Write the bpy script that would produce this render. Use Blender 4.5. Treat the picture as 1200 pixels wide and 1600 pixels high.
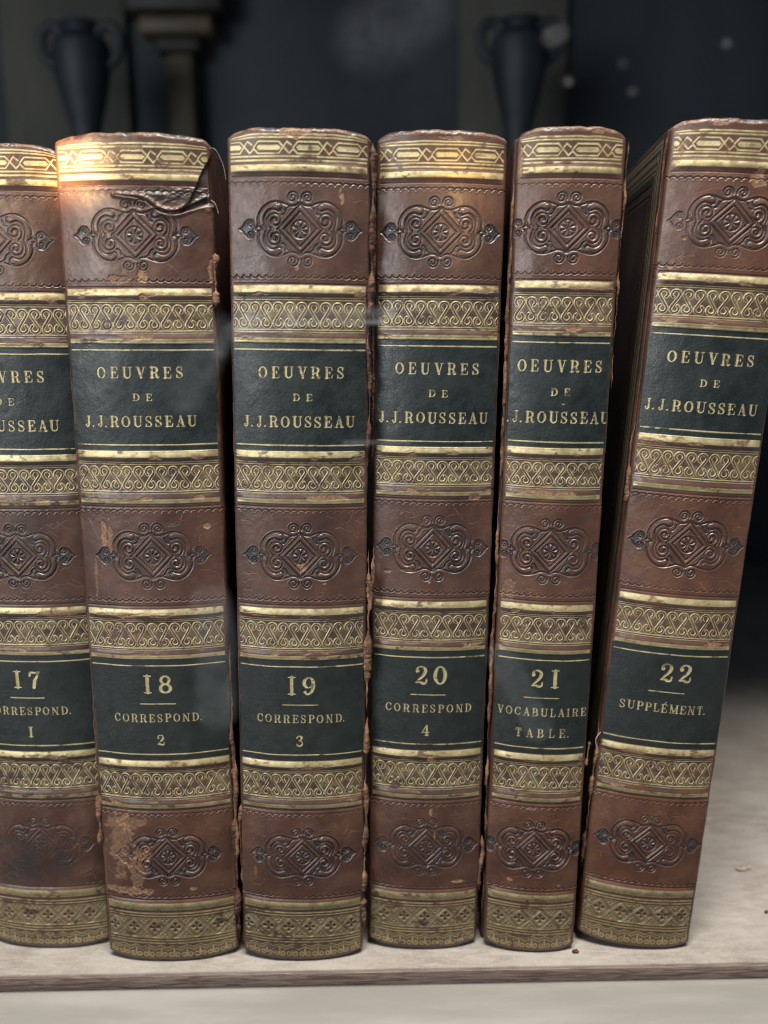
import bpy, math, random
import numpy as np
from mathutils import Matrix, Vector

for o in list(bpy.data.objects):
    bpy.data.objects.remove(o, do_unlink=True)
SC = bpy.context.scene
COL = SC.collection
RNG = np.random.default_rng(7)
random.seed(7)

# ------------------------------------------------------------------ camera
CAM_P, CAM_R, CAM_H = 0.1995418, -0.0085207, 0.1637658
F_PX = 1380.0
cam = bpy.data.cameras.new('camera')
camo = bpy.data.objects.new('camera', cam)
COL.objects.link(camo)
fw = Vector((0, math.cos(CAM_P), -math.sin(CAM_P)))
dn = Vector((0, -math.sin(CAM_P), -math.cos(CAM_P)))
rt = Vector((1, 0, 0))
rt2 = rt * math.cos(CAM_R) - dn * math.sin(CAM_R)
dn2 = rt * math.sin(CAM_R) + dn * math.cos(CAM_R)
m3 = Matrix((rt2, -dn2, -fw)).transposed()
camo.matrix_world = Matrix.Translation((0, 0, CAM_H)) @ m3.to_4x4()
cam.sensor_fit = 'VERTICAL'
cam.sensor_height = 36.0
cam.lens = F_PX / 1600.0 * 36.0
cam.clip_start = 0.005
cam.clip_end = 50
cam.dof.use_dof = True
cam.dof.focus_distance = 0.214
cam.dof.aperture_fstop = (cam.lens / 1000.0) / 0.0039
SC.camera = camo

# ------------------------------------------------------------------ world, lamps, exposure
w = bpy.data.worlds.new('World')
SC.world = w
w.use_nodes = True
w.node_tree.nodes['Background'].inputs[0].default_value = (0.62, 0.80, 1.0, 1)
w.node_tree.nodes['Background'].inputs[1].default_value = 0.13


def area(name, loc, target, sx, sy, power, col, spread=180):
    l = bpy.data.lights.new(name, 'AREA')
    l.shape = 'RECTANGLE'
    l.size, l.size_y = sx, sy
    l.energy = power
    l.color = col
    l.spread = math.radians(spread)
    o = bpy.data.objects.new(name, l)
    COL.objects.link(o)
    o.location = loc
    o.rotation_euler = (Vector(target) - Vector(loc)).to_track_quat('-Z', 'Y').to_euler()
    return o


area('case_lamp', (0.03, -0.05, 0.95), (0.0, 0.215, 0.08), 0.50, 0.12, 14.0, (1.0, 0.95, 0.86))
area('room_fill', (-0.58, -0.52, 0.33), (0.0, 0.21, 0.10), 0.45, 0.45, 4.6, (0.93, 0.97, 1.0))  # added soft frontal fill in place of the room's light
def glare_spot(loc, target, energy, deg, size):  # added spot imitating lamp glare reflected in the glass
    sp = bpy.data.lights.new('added_glare_spot', 'SPOT')
    sp.energy = energy
    sp.color = (1.0, 0.60, 0.25)
    sp.spot_size = math.radians(deg)
    sp.spot_blend = 1.0
    sp.shadow_soft_size = size
    o = bpy.data.objects.new('added_glare_spot', sp)
    COL.objects.link(o)
    o.location = loc
    o.rotation_euler = (Vector(target) - Vector(loc)).to_track_quat('-Z', 'Y').to_euler()


glare_spot((-0.205, -0.18, 0.268), (-0.074, 0.208, 0.194), 3.6, 6.0, 0.014)
glare_spot((-0.205, -0.18, 0.270), (-0.0705, 0.208, 0.2008), 85.0, 2.0, 0.006)
glare_spot((0.09, -0.20, 0.250), (0.0185, 0.212, 0.194), 5.0, 3.4, 0.01)

SC.view_settings.view_transform = 'Standard'
SC.view_settings.look = 'None'
SC.view_settings.exposure = 0.15
SC.view_settings.gamma = 1.0
SC.view_settings.use_curve_mapping = False
SC.render.engine = 'CYCLES'
SC.cycles.max_bounces = 6
SC.cycles.filter_width = 1.0


# ------------------------------------------------------------------ scene helpers
def tag(o, label=None, cat=None, group=None, kind=None):
    if label: o['label'] = label
    if cat: o['category'] = cat
    if group: o['group'] = group
    if kind: o['kind'] = kind
    return o


def mesh_np(name, co, faces, mat, parent=None, attrs=None, normals=None, smooth=True):
    """co N x 3 (metres), faces M x 4"""
    me = bpy.data.meshes.new(name)
    me.vertices.add(len(co))
    me.vertices.foreach_set('co', np.ascontiguousarray(co, np.float32).ravel())
    nf = len(faces)
    k = faces.shape[1]
    me.loops.add(nf * k)
    me.polygons.add(nf)
    me.loops.foreach_set('vertex_index', np.ascontiguousarray(faces, np.int32).ravel())
    me.polygons.foreach_set('loop_start', np.arange(0, nf * k, k, dtype=np.int32))
    me.polygons.foreach_set('loop_total', np.full(nf, k, np.int32))
    me.polygons.foreach_set('use_smooth', np.full(nf, smooth, bool))
    me.update(calc_edges=True)
    for an, av in (attrs or {}).items():
        a = me.attributes.new(an, 'FLOAT', 'POINT')
        a.data.foreach_set('value', np.ascontiguousarray(av, np.float32).ravel())
    if normals is not None:
        me.normals_split_custom_set_from_vertices(np.ascontiguousarray(normals, np.float32).reshape(-1, 3))
    if mat: me.materials.append(mat)
    o = bpy.data.objects.new(name, me)
    COL.objects.link(o)
    if parent: o.parent = parent
    return o


def grid_faces(nr, nc):
    i = np.arange(nr - 1)[:, None] * nc + np.arange(nc - 1)[None, :]
    return np.stack([i, i + 1, i + nc + 1, i + nc], -1).reshape(-1, 4)


def box(name, lo, hi, mat, parent=None, bevel=0.0, seg=2):
    import bmesh
    bm = bmesh.new()
    bmesh.ops.create_cube(bm, size=1.0)
    lo, hi = Vector(lo), Vector(hi)
    for v in bm.verts:
        v.co = Vector([lo[i] + (v.co[i] + 0.5) * (hi[i] - lo[i]) for i in range(3)])
    if bevel > 0:
        bmesh.ops.bevel(bm, geom=bm.edges[:], offset=bevel, segments=seg, affect='EDGES', profile=0.5)
    me = bpy.data.meshes.new(name)
    bm.to_mesh(me)
    bm.free()
    for p in me.polygons: p.use_smooth = bevel > 0
    me.materials.append(mat)
    o = bpy.data.objects.new(name, me)
    COL.objects.link(o)
    if parent: o.parent = parent
    return o


# ------------------------------------------------------------------ materials
class NT:
    def __init__(self, name):
        self.m = bpy.data.materials.new(name)
        self.m.use_nodes = True
        self.t = self.m.node_tree
        self.b = self.t.nodes['Principled BSDF']

    def n(self, typ, **kw):
        x = self.t.nodes.new(typ)
        for k, v in kw.items(): setattr(x, k, v)
        return x

    def link(self, a, b): self.t.links.new(a, b)

    def attr(self, name):
        a = self.n('ShaderNodeAttribute', attribute_name=name)
        return a.outputs['Fac']

    def noise(self, scale, detail=4, rough=0.6, vec=None, dist=0.0):
        x = self.n('ShaderNodeTexNoise')
        x.inputs['Scale'].default_value = scale
        x.inputs['Detail'].default_value = detail
        x.inputs['Roughness'].default_value = rough
        x.inputs['Distortion'].default_value = dist
        if vec is not None: self.link(vec, x.inputs['Vector'])
        return x.outputs['Fac']

    def ramp(self, src, a, b, lo=0.0, hi=1.0):
        x = self.n('ShaderNodeMapRange', interpolation_type='SMOOTHSTEP')
        self.link(src, x.inputs[0])
        x.inputs[1].default_value, x.inputs[2].default_value = a, b
        x.inputs[3].default_value, x.inputs[4].default_value = lo, hi
        return x.outputs[0]

    def math(self, op, a, b):
        x = self.n('ShaderNodeMath', operation=op)
        for i, v in enumerate((a, b)):
            if isinstance(v, (int, float)): x.inputs[i].default_value = v
            else: self.link(v, x.inputs[i])
        return x.outputs[0]

    def mix(self, f, a, b):
        x = self.n('ShaderNodeMix', data_type='RGBA')
        for s, v in ((x.inputs[0], f), (x.inputs[6], a), (x.inputs[7], b)):
            if isinstance(v, tuple): s.default_value = (*v, 1)
            elif isinstance(v, (int, float)): s.default_value = v
            else: self.link(v, s)
        return x.outputs[2]

    def mixf(self, f, a, b):
        x = self.n('ShaderNodeMix', data_type='FLOAT')
        for s, v in ((x.inputs[0], f), (x.inputs[2], a), (x.inputs[3], b)):
            if isinstance(v, (int, float)): s.default_value = v
            else: self.link(v, s)
        return x.outputs[0]

    def coords(self, scale=(1, 1, 1)):
        tc = self.n('ShaderNodeTexCoord')
        mp = self.n('ShaderNodeMapping')
        mp.inputs['Scale'].default_value = scale
        self.link(tc.outputs['Object'], mp.inputs['Vector'])
        return mp.outputs['Vector']

    def bump(self, h, strength, dist):
        x = self.n('ShaderNodeBump')
        x.inputs['Strength'].default_value = strength
        x.inputs['Distance'].default_value = dist
        self.link(h, x.inputs['Height'])
        self.link(x.outputs[0], self.b.inputs['Normal'])

    def set(self, **kw):
        for k, v in kw.items():
            s = self.b.inputs[k]
            if isinstance(v, tuple): s.default_value = (*v, 1)
            elif isinstance(v, (int, float)): s.default_value = v
            else: self.link(v, s)


def tooled_leather():
    t = NT('tooled_leather')
    v = t.coords()
    info = t.n('ShaderNodeObjectInfo')
    big = t.noise(55, 5, 0.6, v)
    mid = t.noise(260, 5, 0.65, v)
    fine = t.noise(1500, 3, 0.6, v)
    gold, dye, worn, green = t.attr('gold'), t.attr('dye'), t.attr('worn'), t.attr('green')
    tint = t.n('ShaderNodeAttribute', attribute_name='tint', attribute_type='OBJECT').outputs['Fac']
    lea = t.mix(t.ramp(big, 0.32, 0.70), t.mix(tint, (0.050, 0.025, 0.0195), (0.074, 0.030, 0.018)), t.mix(tint, (0.108, 0.054, 0.038), (0.140, 0.062, 0.035)))
    lea = t.mix(t.ramp(mid, 0.45, 0.75, 0, 0.5), lea, (0.036, 0.018, 0.014))
    grn = t.mix(t.ramp(mid, 0.3, 0.7), (0.0045, 0.0085, 0.0085), (0.009, 0.0150, 0.0145))
    base = t.mix(green, lea, grn)
    base = t.mix(t.math('MULTIPLY', dye, t.ramp(mid, 0.2, 0.55, 0.45, 1.0)), base, (0.025, 0.030, 0.034))
    wcol = t.mix(t.ramp(fine, 0.35, 0.7), (0.17, 0.08, 0.042), (0.36, 0.215, 0.12))
    base = t.mix(worn, base, wcol)
    gcol = t.mix(t.ramp(mid, 0.3, 0.7), (0.52, 0.42, 0.20), (0.72, 0.61, 0.35))
    base = t.mix(gold, base, gcol)
    t.set(**{'Base Color': base})
    t.set(Metallic=t.math('MULTIPLY', gold, 0.72))
    r = t.mixf(gold, t.ramp(mid, 0.3, 0.7, 0.32, 0.48), t.ramp(mid, 0.3, 0.7, 0.38, 0.56))
    r = t.mixf(worn, r, 0.8)
    r = t.math('ADD', r, t.math('MULTIPLY', green, 0.10))
    r = t.math('ADD', r, t.ramp(big, 0.4, 0.75, 0.0, 0.14))
    t.set(Roughness=r)
    t.set(**{'Specular IOR Level': 0.55, 'Coat Weight': 0.2, 'Coat Roughness': 0.28})
    vo = t.n('ShaderNodeTexVoronoi')
    vo.inputs['Scale'].default_value = 1700
    t.link(v, vo.inputs['Vector'])
    grain = t.math('MULTIPLY', vo.outputs['Distance'], t.mixf(green, 0.25, 0.6))
    hh = t.math('ADD', t.math('MULTIPLY', fine, 0.5), grain)
    hh = t.math('ADD', hh, t.math('MULTIPLY', mid, 1.0))
    t.bump(hh, 0.55, 0.00010)
    return t.m


def plain(name, c1, c2, scale=200, rough=0.6, bump=0.0, stretch=(1, 1, 1), lo=0.35, hi=0.65, **kw):
    t = NT(name)
    v = t.coords(stretch)
    n = t.noise(scale, 6, 0.65, v)
    t.set(**{'Base Color': t.mix(t.ramp(n, lo, hi), c1, c2)})
    t.set(Roughness=rough, **kw)
    if bump: t.bump(n, 0.6, bump)
    return t.m


def dusty_wood():
    t = NT('dusty_shelf_wood')
    v = t.coords((1, 1, 1))
    vs = t.coords((1, 4.5, 4.5))
    grain = t.noise(95, 8, 0.72, vs, 0.5)
    blot = t.noise(34, 5, 0.6, v)
    fine = t.noise(900, 4, 0.7, v)
    speck = t.noise(420, 2, 0.5, v)
    c = t.mix(t.ramp(grain, 0.35, 0.68), (0.225, 0.19, 0.165), (0.355, 0.318, 0.285))
    c = t.mix(t.ramp(blot, 0.35, 0.7, 0, 0.65), c, (0.40, 0.37, 0.34))
    c = t.mix(t.ramp(fine, 0.5, 0.75, 0, 0.5), c, (0.47, 0.435, 0.40))
    c = t.mix(t.ramp(speck, 0.68, 0.76, 0, 0.4), c, (0.13, 0.10, 0.09))
    t.set(**{'Base Color': c})
    t.set(Roughness=0.62)
    t.bump(t.math('ADD', fine, grain), 0.35, 0.0003)
    return t.m


def edge_wood():
    t = NT('shelf_edge_wood')
    vs = t.coords((1, 14, 14))
    g1 = t.noise(90, 8, 0.7, vs, 0.8)
    g2 = t.noise(24, 4, 0.6, vs)
    c = t.mix(t.ramp(g1, 0.38, 0.62), (0.10, 0.072, 0.061), (0.27, 0.21, 0.185))
    c = t.mix(t.ramp(g2, 0.4, 0.7, 0, 0.5), c, (0.14, 0.088, 0.072))
    t.set(**{'Base Color': c})
    t.set(Roughness=0.5)
    t.bump(g1, 0.5, 0.0004)
    return t.m


M_BOOK = tooled_leather()
M_BOARD = plain('board_leather', (0.028, 0.014, 0.011), (0.06, 0.028, 0.02), 180, 0.5, 0.0002)
M_PAGE = plain('page_edges', (0.38, 0.32, 0.22), (0.5, 0.43, 0.31), 300, 0.8, stretch=(9, 1, 1))
M_TORN = plain('torn_leather', (0.075, 0.032, 0.018), (0.27, 0.145, 0.08), 520, 0.85, 0.0004, stretch=(1, 1, 0.35))
M_TORND = plain('torn_dark_leather', (0.05, 0.021, 0.014), (0.15, 0.066, 0.038), 520, 0.8, 0.0004, stretch=(1, 1, 0.35))
M_SHELF = dusty_wood()
M_EDGE = edge_wood()
M_RAIL = plain('pale_rail', (0.245, 0.235, 0.213), (0.33, 0.315, 0.288), 16, 0.55, stretch=(1, 6, 3))
M_BACK = plain('back_paint', (0.016, 0.021, 0.027), (0.034, 0.042, 0.050), 9, 0.75, stretch=(1, 1, 0.7))
M_PANEL = plain('reflected_wall_paint', (0.040, 0.042, 0.037), (0.082, 0.081, 0.068), 14, 0.8, stretch=(1, 1, 0.5))  # reflection's dimness put into the colours of panel, vase and gilding
M_VASE = plain('reflected_vase', (0.010, 0.015, 0.021), (0.020, 0.027, 0.034), 40, 0.6)
M_GILT = plain('reflected_gilding', (0.060, 0.048, 0.028), (0.105, 0.082, 0.045), 60, 0.55)
M_DARKWOOD = plain('dark_wood', (0.010, 0.008, 0.008), (0.022, 0.018, 0.016), 60, 0.6)

# ------------------------------------------------------------------ drawing on a spine (millimetres)
PI = math.pi


def smooth(a, b, x):
    t = np.clip((x - a) / (b - a), 0, 1)
    return t * t * (3 - 2 * t)


class Sheet:
    """the unrolled leather of one spine: columns s (across), rows z (up), with one array per property"""

    def __init__(self, smax, z0, z1, d):
        nc = int(2 * smax / d) | 1
        self.s = np.linspace(-smax, smax, nc)
        self.z = np.arange(z0, z1, d)
        self.d = d
        self.S, self.Z = np.meshgrid(self.s, self.z)
        self.shape = self.S.shape

    def new(self, v=-1.0): return np.full(self.shape, v, np.float32)

    def win(self, x0, x1, z0, z1):
        ds = self.s[1] - self.s[0]
        c0 = max(0, int((x0 - self.s[0]) / ds)); c1 = min(len(self.s), int((x1 - self.s[0]) / ds) + 2)
        r0 = max(0, int((z0 - self.z[0]) / self.d)); r1 = min(len(self.z), int((z1 - self.z[0]) / self.d) + 2)
        return slice(r0, max(r0, r1)), slice(c0, max(c0, c1))

    def stroke(self, A, pts, r, pad=0.45):
        pts = np.asarray(pts, float)
        r = np.broadcast_to(np.asarray(r, float), (len(pts),))
        for i in range(len(pts) - 1):
            a, b = pts[i], pts[i + 1]
            m = max(r[i], r[i + 1]) + pad
            R, C = self.win(min(a[0], b[0]) - m, max(a[0], b[0]) + m, min(a[1], b[1]) - m, max(a[1], b[1]) + m)
            S, Z = self.S[R, C], self.Z[R, C]
            if S.size == 0: continue
            d = b - a
            L = d @ d
            t = np.clip(((S - a[0]) * d[0] + (Z - a[1]) * d[1]) / L, 0, 1) if L > 1e-12 else np.zeros_like(S)
            dist = np.hypot(S - a[0] - t * d[0], Z - a[1] - t * d[1])
            A[R, C] = np.maximum(A[R, C], (r[i] + (r[i + 1] - r[i]) * t) - dist)

    def dot(self, A, p, r, pad=0.45):
        self.stroke(A, [p, (p[0] + 1e-4, p[1])], r, pad)

    def poly(self, A, P, pad=0.45):
        """signed distance of a filled polygon, joined into A"""
        P = np.asarray(P, float)
        R, C = self.win(P[:, 0].min() - pad, P[:, 0].max() + pad, P[:, 1].min() - pad, P[:, 1].max() + pad)
        S, Z = self.S[R, C], self.Z[R, C]
        if S.size == 0: return
        ins = np.zeros(S.shape, bool)
        dist = np.full(S.shape, 9.0)
        n = len(P)
        for i in range(n):
            a, b = P[i], P[(i + 1) % n]
            d = b - a
            t = np.clip(((S - a[0]) * d[0] + (Z - a[1]) * d[1]) / max(d @ d, 1e-12), 0, 1)
            dist = np.minimum(dist, np.hypot(S - a[0] - t * d[0], Z - a[1] - t * d[1]))
            if a[1] != b[1]:
                c = (a[1] > Z) != (b[1] > Z)
                ins ^= c & (S < d[0] * (Z - a[1]) / d[1] + a[0])
        A[R, C] = np.maximum(A[R, C], np.where(ins, dist, -dist))

    def noise(self, ls, lz, seed, octaves=3):
        """smooth noise in 0..1, feature size ls x lz mm"""
        g = np.random.default_rng(seed)
        out = np.zeros(self.shape, np.float32)
        tot = 0
        for o in range(octaves):
            k = 2.0 ** o
            x = (self.s - self.s[0]) / ls * k
            z = (self.z - self.z[0]) / lz * k
            L = g.random((int(z[-1]) + 3, int(x[-1]) + 3))
            xi, zi = x.astype(int), z.astype(int)
            fx, fz = x - xi, z - zi
            fx, fz = fx * fx * (3 - 2 * fx), fz * fz * (3 - 2 * fz)
            rows = L[:, xi] * (1 - fx) + L[:, xi + 1] * fx
            out += ((rows[zi] * (1 - fz)[:, None] + rows[zi + 1] * fz[:, None]) / k).astype(np.float32)
            tot += 1 / k
        return out / tot


def arc(cx, cy, r, a0, a1, n=14, ry=None):
    a = np.radians(np.linspace(a0, a1, n))
    return np.stack([cx + r * np.cos(a), cy + (ry or r) * np.sin(a)], -1)


def spiral(cx, cy, r0, r1, a0, turn, n=34):
    a = np.radians(np.linspace(a0, a0 + turn, n))
    r = np.linspace(r0, r1, n)
    return np.stack([cx + r * np.cos(a), cy + r * np.sin(a)], -1)


def cat(*ps): return np.concatenate([np.asarray(p, float) for p in ps])


def curve(pts, n=6):
    """Catmull-Rom through the points"""
    P = np.asarray(pts, float)
    P = np.vstack([2 * P[0] - P[1], P, 2 * P[-1] - P[-2]])
    out = []
    for i in range(1, len(P) - 2):
        for t in np.linspace(0, 1, n, endpoint=False):
            a, b, c, d = P[i - 1:i + 3]
            out.append(0.5 * (2 * b + (c - a) * t + (2 * a - 5 * b + 4 * c - d) * t * t + (3 * b - a - 3 * c + d) * t ** 3))
    out.append(P[-2])
    return np.array(out)


# --- letters with thick stems, thin hairlines and slab serifs; unit cap height
TH, HL, SF = 0.088, 0.036, 0.034


def sf(x, y, w=0.15): return ([(x - w, y), (x + w, y)], SF)


def stem(x, y0=0.035, y1=0.965, w=0.15): return [([(x, y0), (x, y1)], TH), sf(x, y0, w), sf(x, y1, w)]


def thin(x, y0=0.035, y1=0.965, w=0.12): return [([(x, y0), (x, y1)], HL), sf(x, y0, w), sf(x, y1, w)]


def bowl(cx, cy, rx, ry, a0=0, a1=360, n=30, thick=TH, thinr=HL):
    a = np.radians(np.linspace(a0, a1, n))
    p = np.stack([cx + rx * np.cos(a), cy + ry * np.sin(a)], -1)
    return (p, thinr + (thick - thinr) * np.abs(np.cos(a)) ** 1.3)


def s_shape(w=0.56):
    p = curve([(w * .86, .74), (w * .72, .92), (w * .45, .965), (w * .16, .88), (w * .12, .70), (w * .36, .55), (w * .70, .43),
               (w * .90, .26), (w * .78, .09), (w * .48, .035), (w * .18, .10), (w * .08, .28)])
    n = len(p)
    t = np.linspace(-1, 1, n)
    return [(p, HL + (TH - HL) * np.exp(-(t / 0.33) ** 2)), ([(w * .86, .96), (w * .88, .70)], SF), ([(w * .08, .04), (w * .07, .30)], SF)]


def glyph(c):
    if c == 'O': return [bowl(.37, .5, .31, .465)], .80
    if c == 'C':
        return [bowl(.37, .5, .31, .465, 42, 318), ([(.62, .95), (.64, .66)], SF), ([(.62, .30), (.60, .16)], HL)], .74
    if c == 'D':
        return stem(.17) + [([(.17, .965), (.36, .965)], HL), ([(.17, .035), (.36, .035)], HL), bowl(.36, .5, .33, .465, -90, 90, 18)], .80
    if c == 'E':
        return stem(.17) + [([(.17, .965), (.60, .965), (.63, .74)], HL), ([(.17, .035), (.62, .035), (.66, .29)], HL),
                            ([(.17, .51), (.44, .51)], HL), ([(.45, .62), (.45, .40)], SF)], .73
    if c == 'U':
        p = cat([(.18, .96), (.18, .32)], arc(.43, .30, .25, 180, 360, 14, .265), [(.68, .96)])
        r = np.concatenate([[TH, TH], np.linspace(TH, HL, 14), [HL]])
        return [(p, r), sf(.18, .965), sf(.68, .965, .12)], .86
    if c == 'V':
        return [([(.14, .965), (.40, .05)], TH), ([(.40, .05), (.64, .965)], HL), sf(.14, .965), sf(.64, .965, .12)], .78
    if c == 'A':
        return [([(.12, .035), (.37, .96)], HL), ([(.37, .96), (.63, .035)], TH), ([(.20, .34), (.53, .34)], HL), sf(.12, .035, .11), sf(.63, .035)], .76
    if c in 'RPB':
        g = stem(.17)
        if c == 'B':
            g += [([(.17, .965), (.36, .965)], HL), ([(.17, .52), (.38, .52)], HL), ([(.17, .035), (.38, .035)], HL),
                  bowl(.35, .742, .22, .223, -90, 90, 14), bowl(.37, .277, .26, .243, -90, 90, 14)]
            return g, .76
        g += [([(.17, .965), (.38, .965)], HL), ([(.17, .47), (.38, .47)], HL), bowl(.38, .717, .24, .247, -90, 90, 16)]
        if c == 'P': return g, .72
        g += [(curve([(.40, .47), (.53, .40), (.56, .22), (.60, .06), (.70, .04), (.76, .12)]), np.linspace(HL, TH, 31))]
        return g[:-1] + [(g[-1][0], np.interp(np.linspace(0, 1, len(g[-1][0])), [0, .3, .7, 1], [HL, TH, TH * .9, HL]))], .82
    if c == 'S': return s_shape(), .64
    if c == 'J':
        return [(cat([(.36, .96), (.36, .25)], arc(.22, .22, .14, 0, -180, 10, .19)), np.concatenate([[TH, TH], np.linspace(TH, HL, 10)])),
                sf(.36, .965), ([(.09, .20), (.11, .22)], .075)], .58
    if c == 'L':
        return stem(.17) + [([(.17, .035), (.58, .035), (.62, .31)], HL)], .69
    if c == 'N':
        return thin(.15) + thin(.68) + [([(.15, .96), (.68, .03)], TH)], .86
    if c == 'M':
        return thin(.14) + stem(.82) + [([(.14, .96), (.47, .04)], TH), ([(.47, .04), (.82, .96)], HL)], .98
    if c == 'T':
        return stem(.35) + [([(.07, .70), (.10, .965), (.60, .965), (.63, .70)], HL)], .72
    if c in 'I1': return stem(.20, w=.17), .42
    if c == 'É':
        g, a = glyph('E')
        return g + [([(.36, 1.10), (.52, 1.27)], .045)], a
    if c == '.': return [([(.10, .07), (.101, .07)], .085)], .30
    if c == ' ': return [], .40
    if c == '0': return [bowl(.34, .5, .26, .465)], .70
    if c == '2':
        p = curve([(.14, .72), (.16, .88), (.34, .965), (.53, .88), (.56, .70), (.44, .48), (.24, .27), (.10, .10)])
        return [(p, np.interp(np.linspace(0, 1, len(p)), [0, .3, .55, .75, 1], [.07, HL, TH, TH * .8, HL])), ([(.15, .70), (.17, .72)], .085),
                (curve([(.10, .10), (.28, .13), (.46, .06), (.60, .10), (.63, .28)]), np.interp(np.linspace(0, 1, 25), [0, .4, .7, 1], [HL, TH * .8, TH * .6, HL]))], .72
    if c == '3':
        p = curve([(.12, .80), (.22, .94), (.38, .95), (.52, .84), (.48, .64), (.30, .53)])
        q = curve([(.30, .53), (.52, .46), (.58, .26), (.46, .07), (.26, .035), (.10, .14)])
        f = lambda p: np.interp(np.linspace(0, 1, len(p)), [0, .3, .6, .8, 1], [HL, HL, TH, TH * .7, HL])
        return [(p, f(p)), (q, f(q)), ([(.12, .80), (.13, .80)], .07), ([(.11, .18), (.12, .18)], .07)], .70
    if c == '4':
        return [([(.44, .96), (.06, .30)], HL), ([(.06, .30), (.66, .30)], HL + .01), ([(.47, .95), (.47, .03)], TH * .85), sf(.47, .035, .15)], .74
    if c == '7':
        return [([(.08, .74), (.12, .93), (.60, .93)], HL + .02), ([(.60, .93), (.34, .45), (.28, .05)], np.array([HL, TH, TH]))], .68
    if c == '8':
        return [bowl(.34, .74, .21, .22, thick=TH * .85), bowl(.34, .27, .26, .235)], .70
    if c == '9':
        return [bowl(.33, .68, .24, .28), (curve([(.57, .70), (.57, .42), (.46, .14), (.26, .035), (.12, .14)]), np.interp(np.linspace(0, 1, 25), [0, .5, 1], [TH, TH * .8, HL])),
                ([(.13, .16), (.14, .16)], .075)], .70
    return [], .4


def text(sh, A, s, x0, x1, base, cap, wt=1.0, wide=1.0):
    """write s so that its ink runs from x0 to x1"""
    gs = [glyph(c) for c in s]
    adv = [g[1] * cap * wide for g in gs]
    ink = sum(adv)
    gap = (x1 - x0 - ink + 0.05 * cap) / max(1, len(s) - 1) if len(s) > 1 else 0
    x = x0 if len(s) > 1 else (x0 + x1 - ink) / 2
    for i, ((g, a), ad) in enumerate(zip(gs, adv)):
        if s[i] == '.': x -= gap * 0.55
        jit = (RNG.random(2) - .5) * 0.035 * cap
        for p, r in g:
            p = np.asarray(p, float) * (cap * wide, cap) + np.array([x + jit[0], base + jit[1]])
            sh.stroke(A, p, np.asarray(r) * cap * wt, 0.3)
        x += ad + gap


def medallion(sh, G, T, D, cx, cz, k=0.0320):
    """G: sunk outlines, T: raised mouldings, D: dark stain.  Drawn for one quarter and mirrored."""
    q_lines = [
        (curve([(6, 176), (34, 160), (70, 158), (112, 172), (155, 184), (205, 180), (252, 152), (286, 108), (300, 62), (292, 34)]), 7.5),
        (curve([(150, 122), (196, 136), (232, 118), (252, 80), (250, 40), (240, 6)]), 6.0),
        (arc(153, 148, 26, 80, 275, 10), 5.0),
        (spiral(176, 58, 60, 9, -62, 610, 44), 6.0),
        (spiral(52, 214, 41, 8, 196, -590, 34), 6.5),
        (spiral(354, 33, 27, 6, 215, -500, 26), 6.0),
        (curve([(437, 0), (412, 16), (392, 44), (368, 62), (340, 58)]), 6.0),
        (curve([(268, 2), (290, 10), (300, 34)]), 6.0),
        (curve([(300, 34), (306, 12), (334, 4)]), 6.0),
        ([(0, 167), (158, 0)], 8.0),
        ([(0, 118), (112, 0)], 6.0),
        (curve([(60, 158), (92, 140), (108, 108), (128, 96)]), 5.0),
    ]
    q_tubes = [
        (curve([(158, 150), (205, 152), (248, 124), (272, 80), (272, 34)]), 17),
        (spiral(176, 58, 50, 20, -52, 330, 26), 12),
        ([(0, 142), (135, 0)], 9),
    ]
    q_dark = [((128, 116), 24), ((104, 132), 14), ((385, 12), 34), ((352, 34), 26), ((300, 12), 12)]
    for sx in (-1, 1):
        for sz in (-1, 1):
            f = np.array([sx * k, sz * k])
            o = np.array([cx, cz])
            for p, r in q_lines: sh.stroke(G, np.asarray(p, float) * f + o, r * k * .62)
            for p, r in q_tubes: sh.stroke(T, np.asarray(p, float) * f + o, r * k)
            for p, r in q_dark: sh.dot(D, np.asarray(p) * f + o, r * k, 0.5)
    sh.stroke(G, arc(cx, cz, 60 * k, 0, 360, 30), 4 * k)
    for i in range(8):
        a = math.radians(22.5 + 45 * i)
        u = np.array([math.cos(a), math.sin(a)])
        sh.stroke(G, [u * 14 * k + (cx, cz), u * 50 * k + (cx, cz)], np.array([3, 6.5]) * k)
        a += math.radians(22.5)
        u = np.array([math.cos(a), math.sin(a)])
        sh.stroke(T, [u * 20 * k + (cx, cz), u * 40 * k + (cx, cz)], np.array([3, 9]) * k)
    sh.dot(G, (cx, cz), 7 * k)


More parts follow.
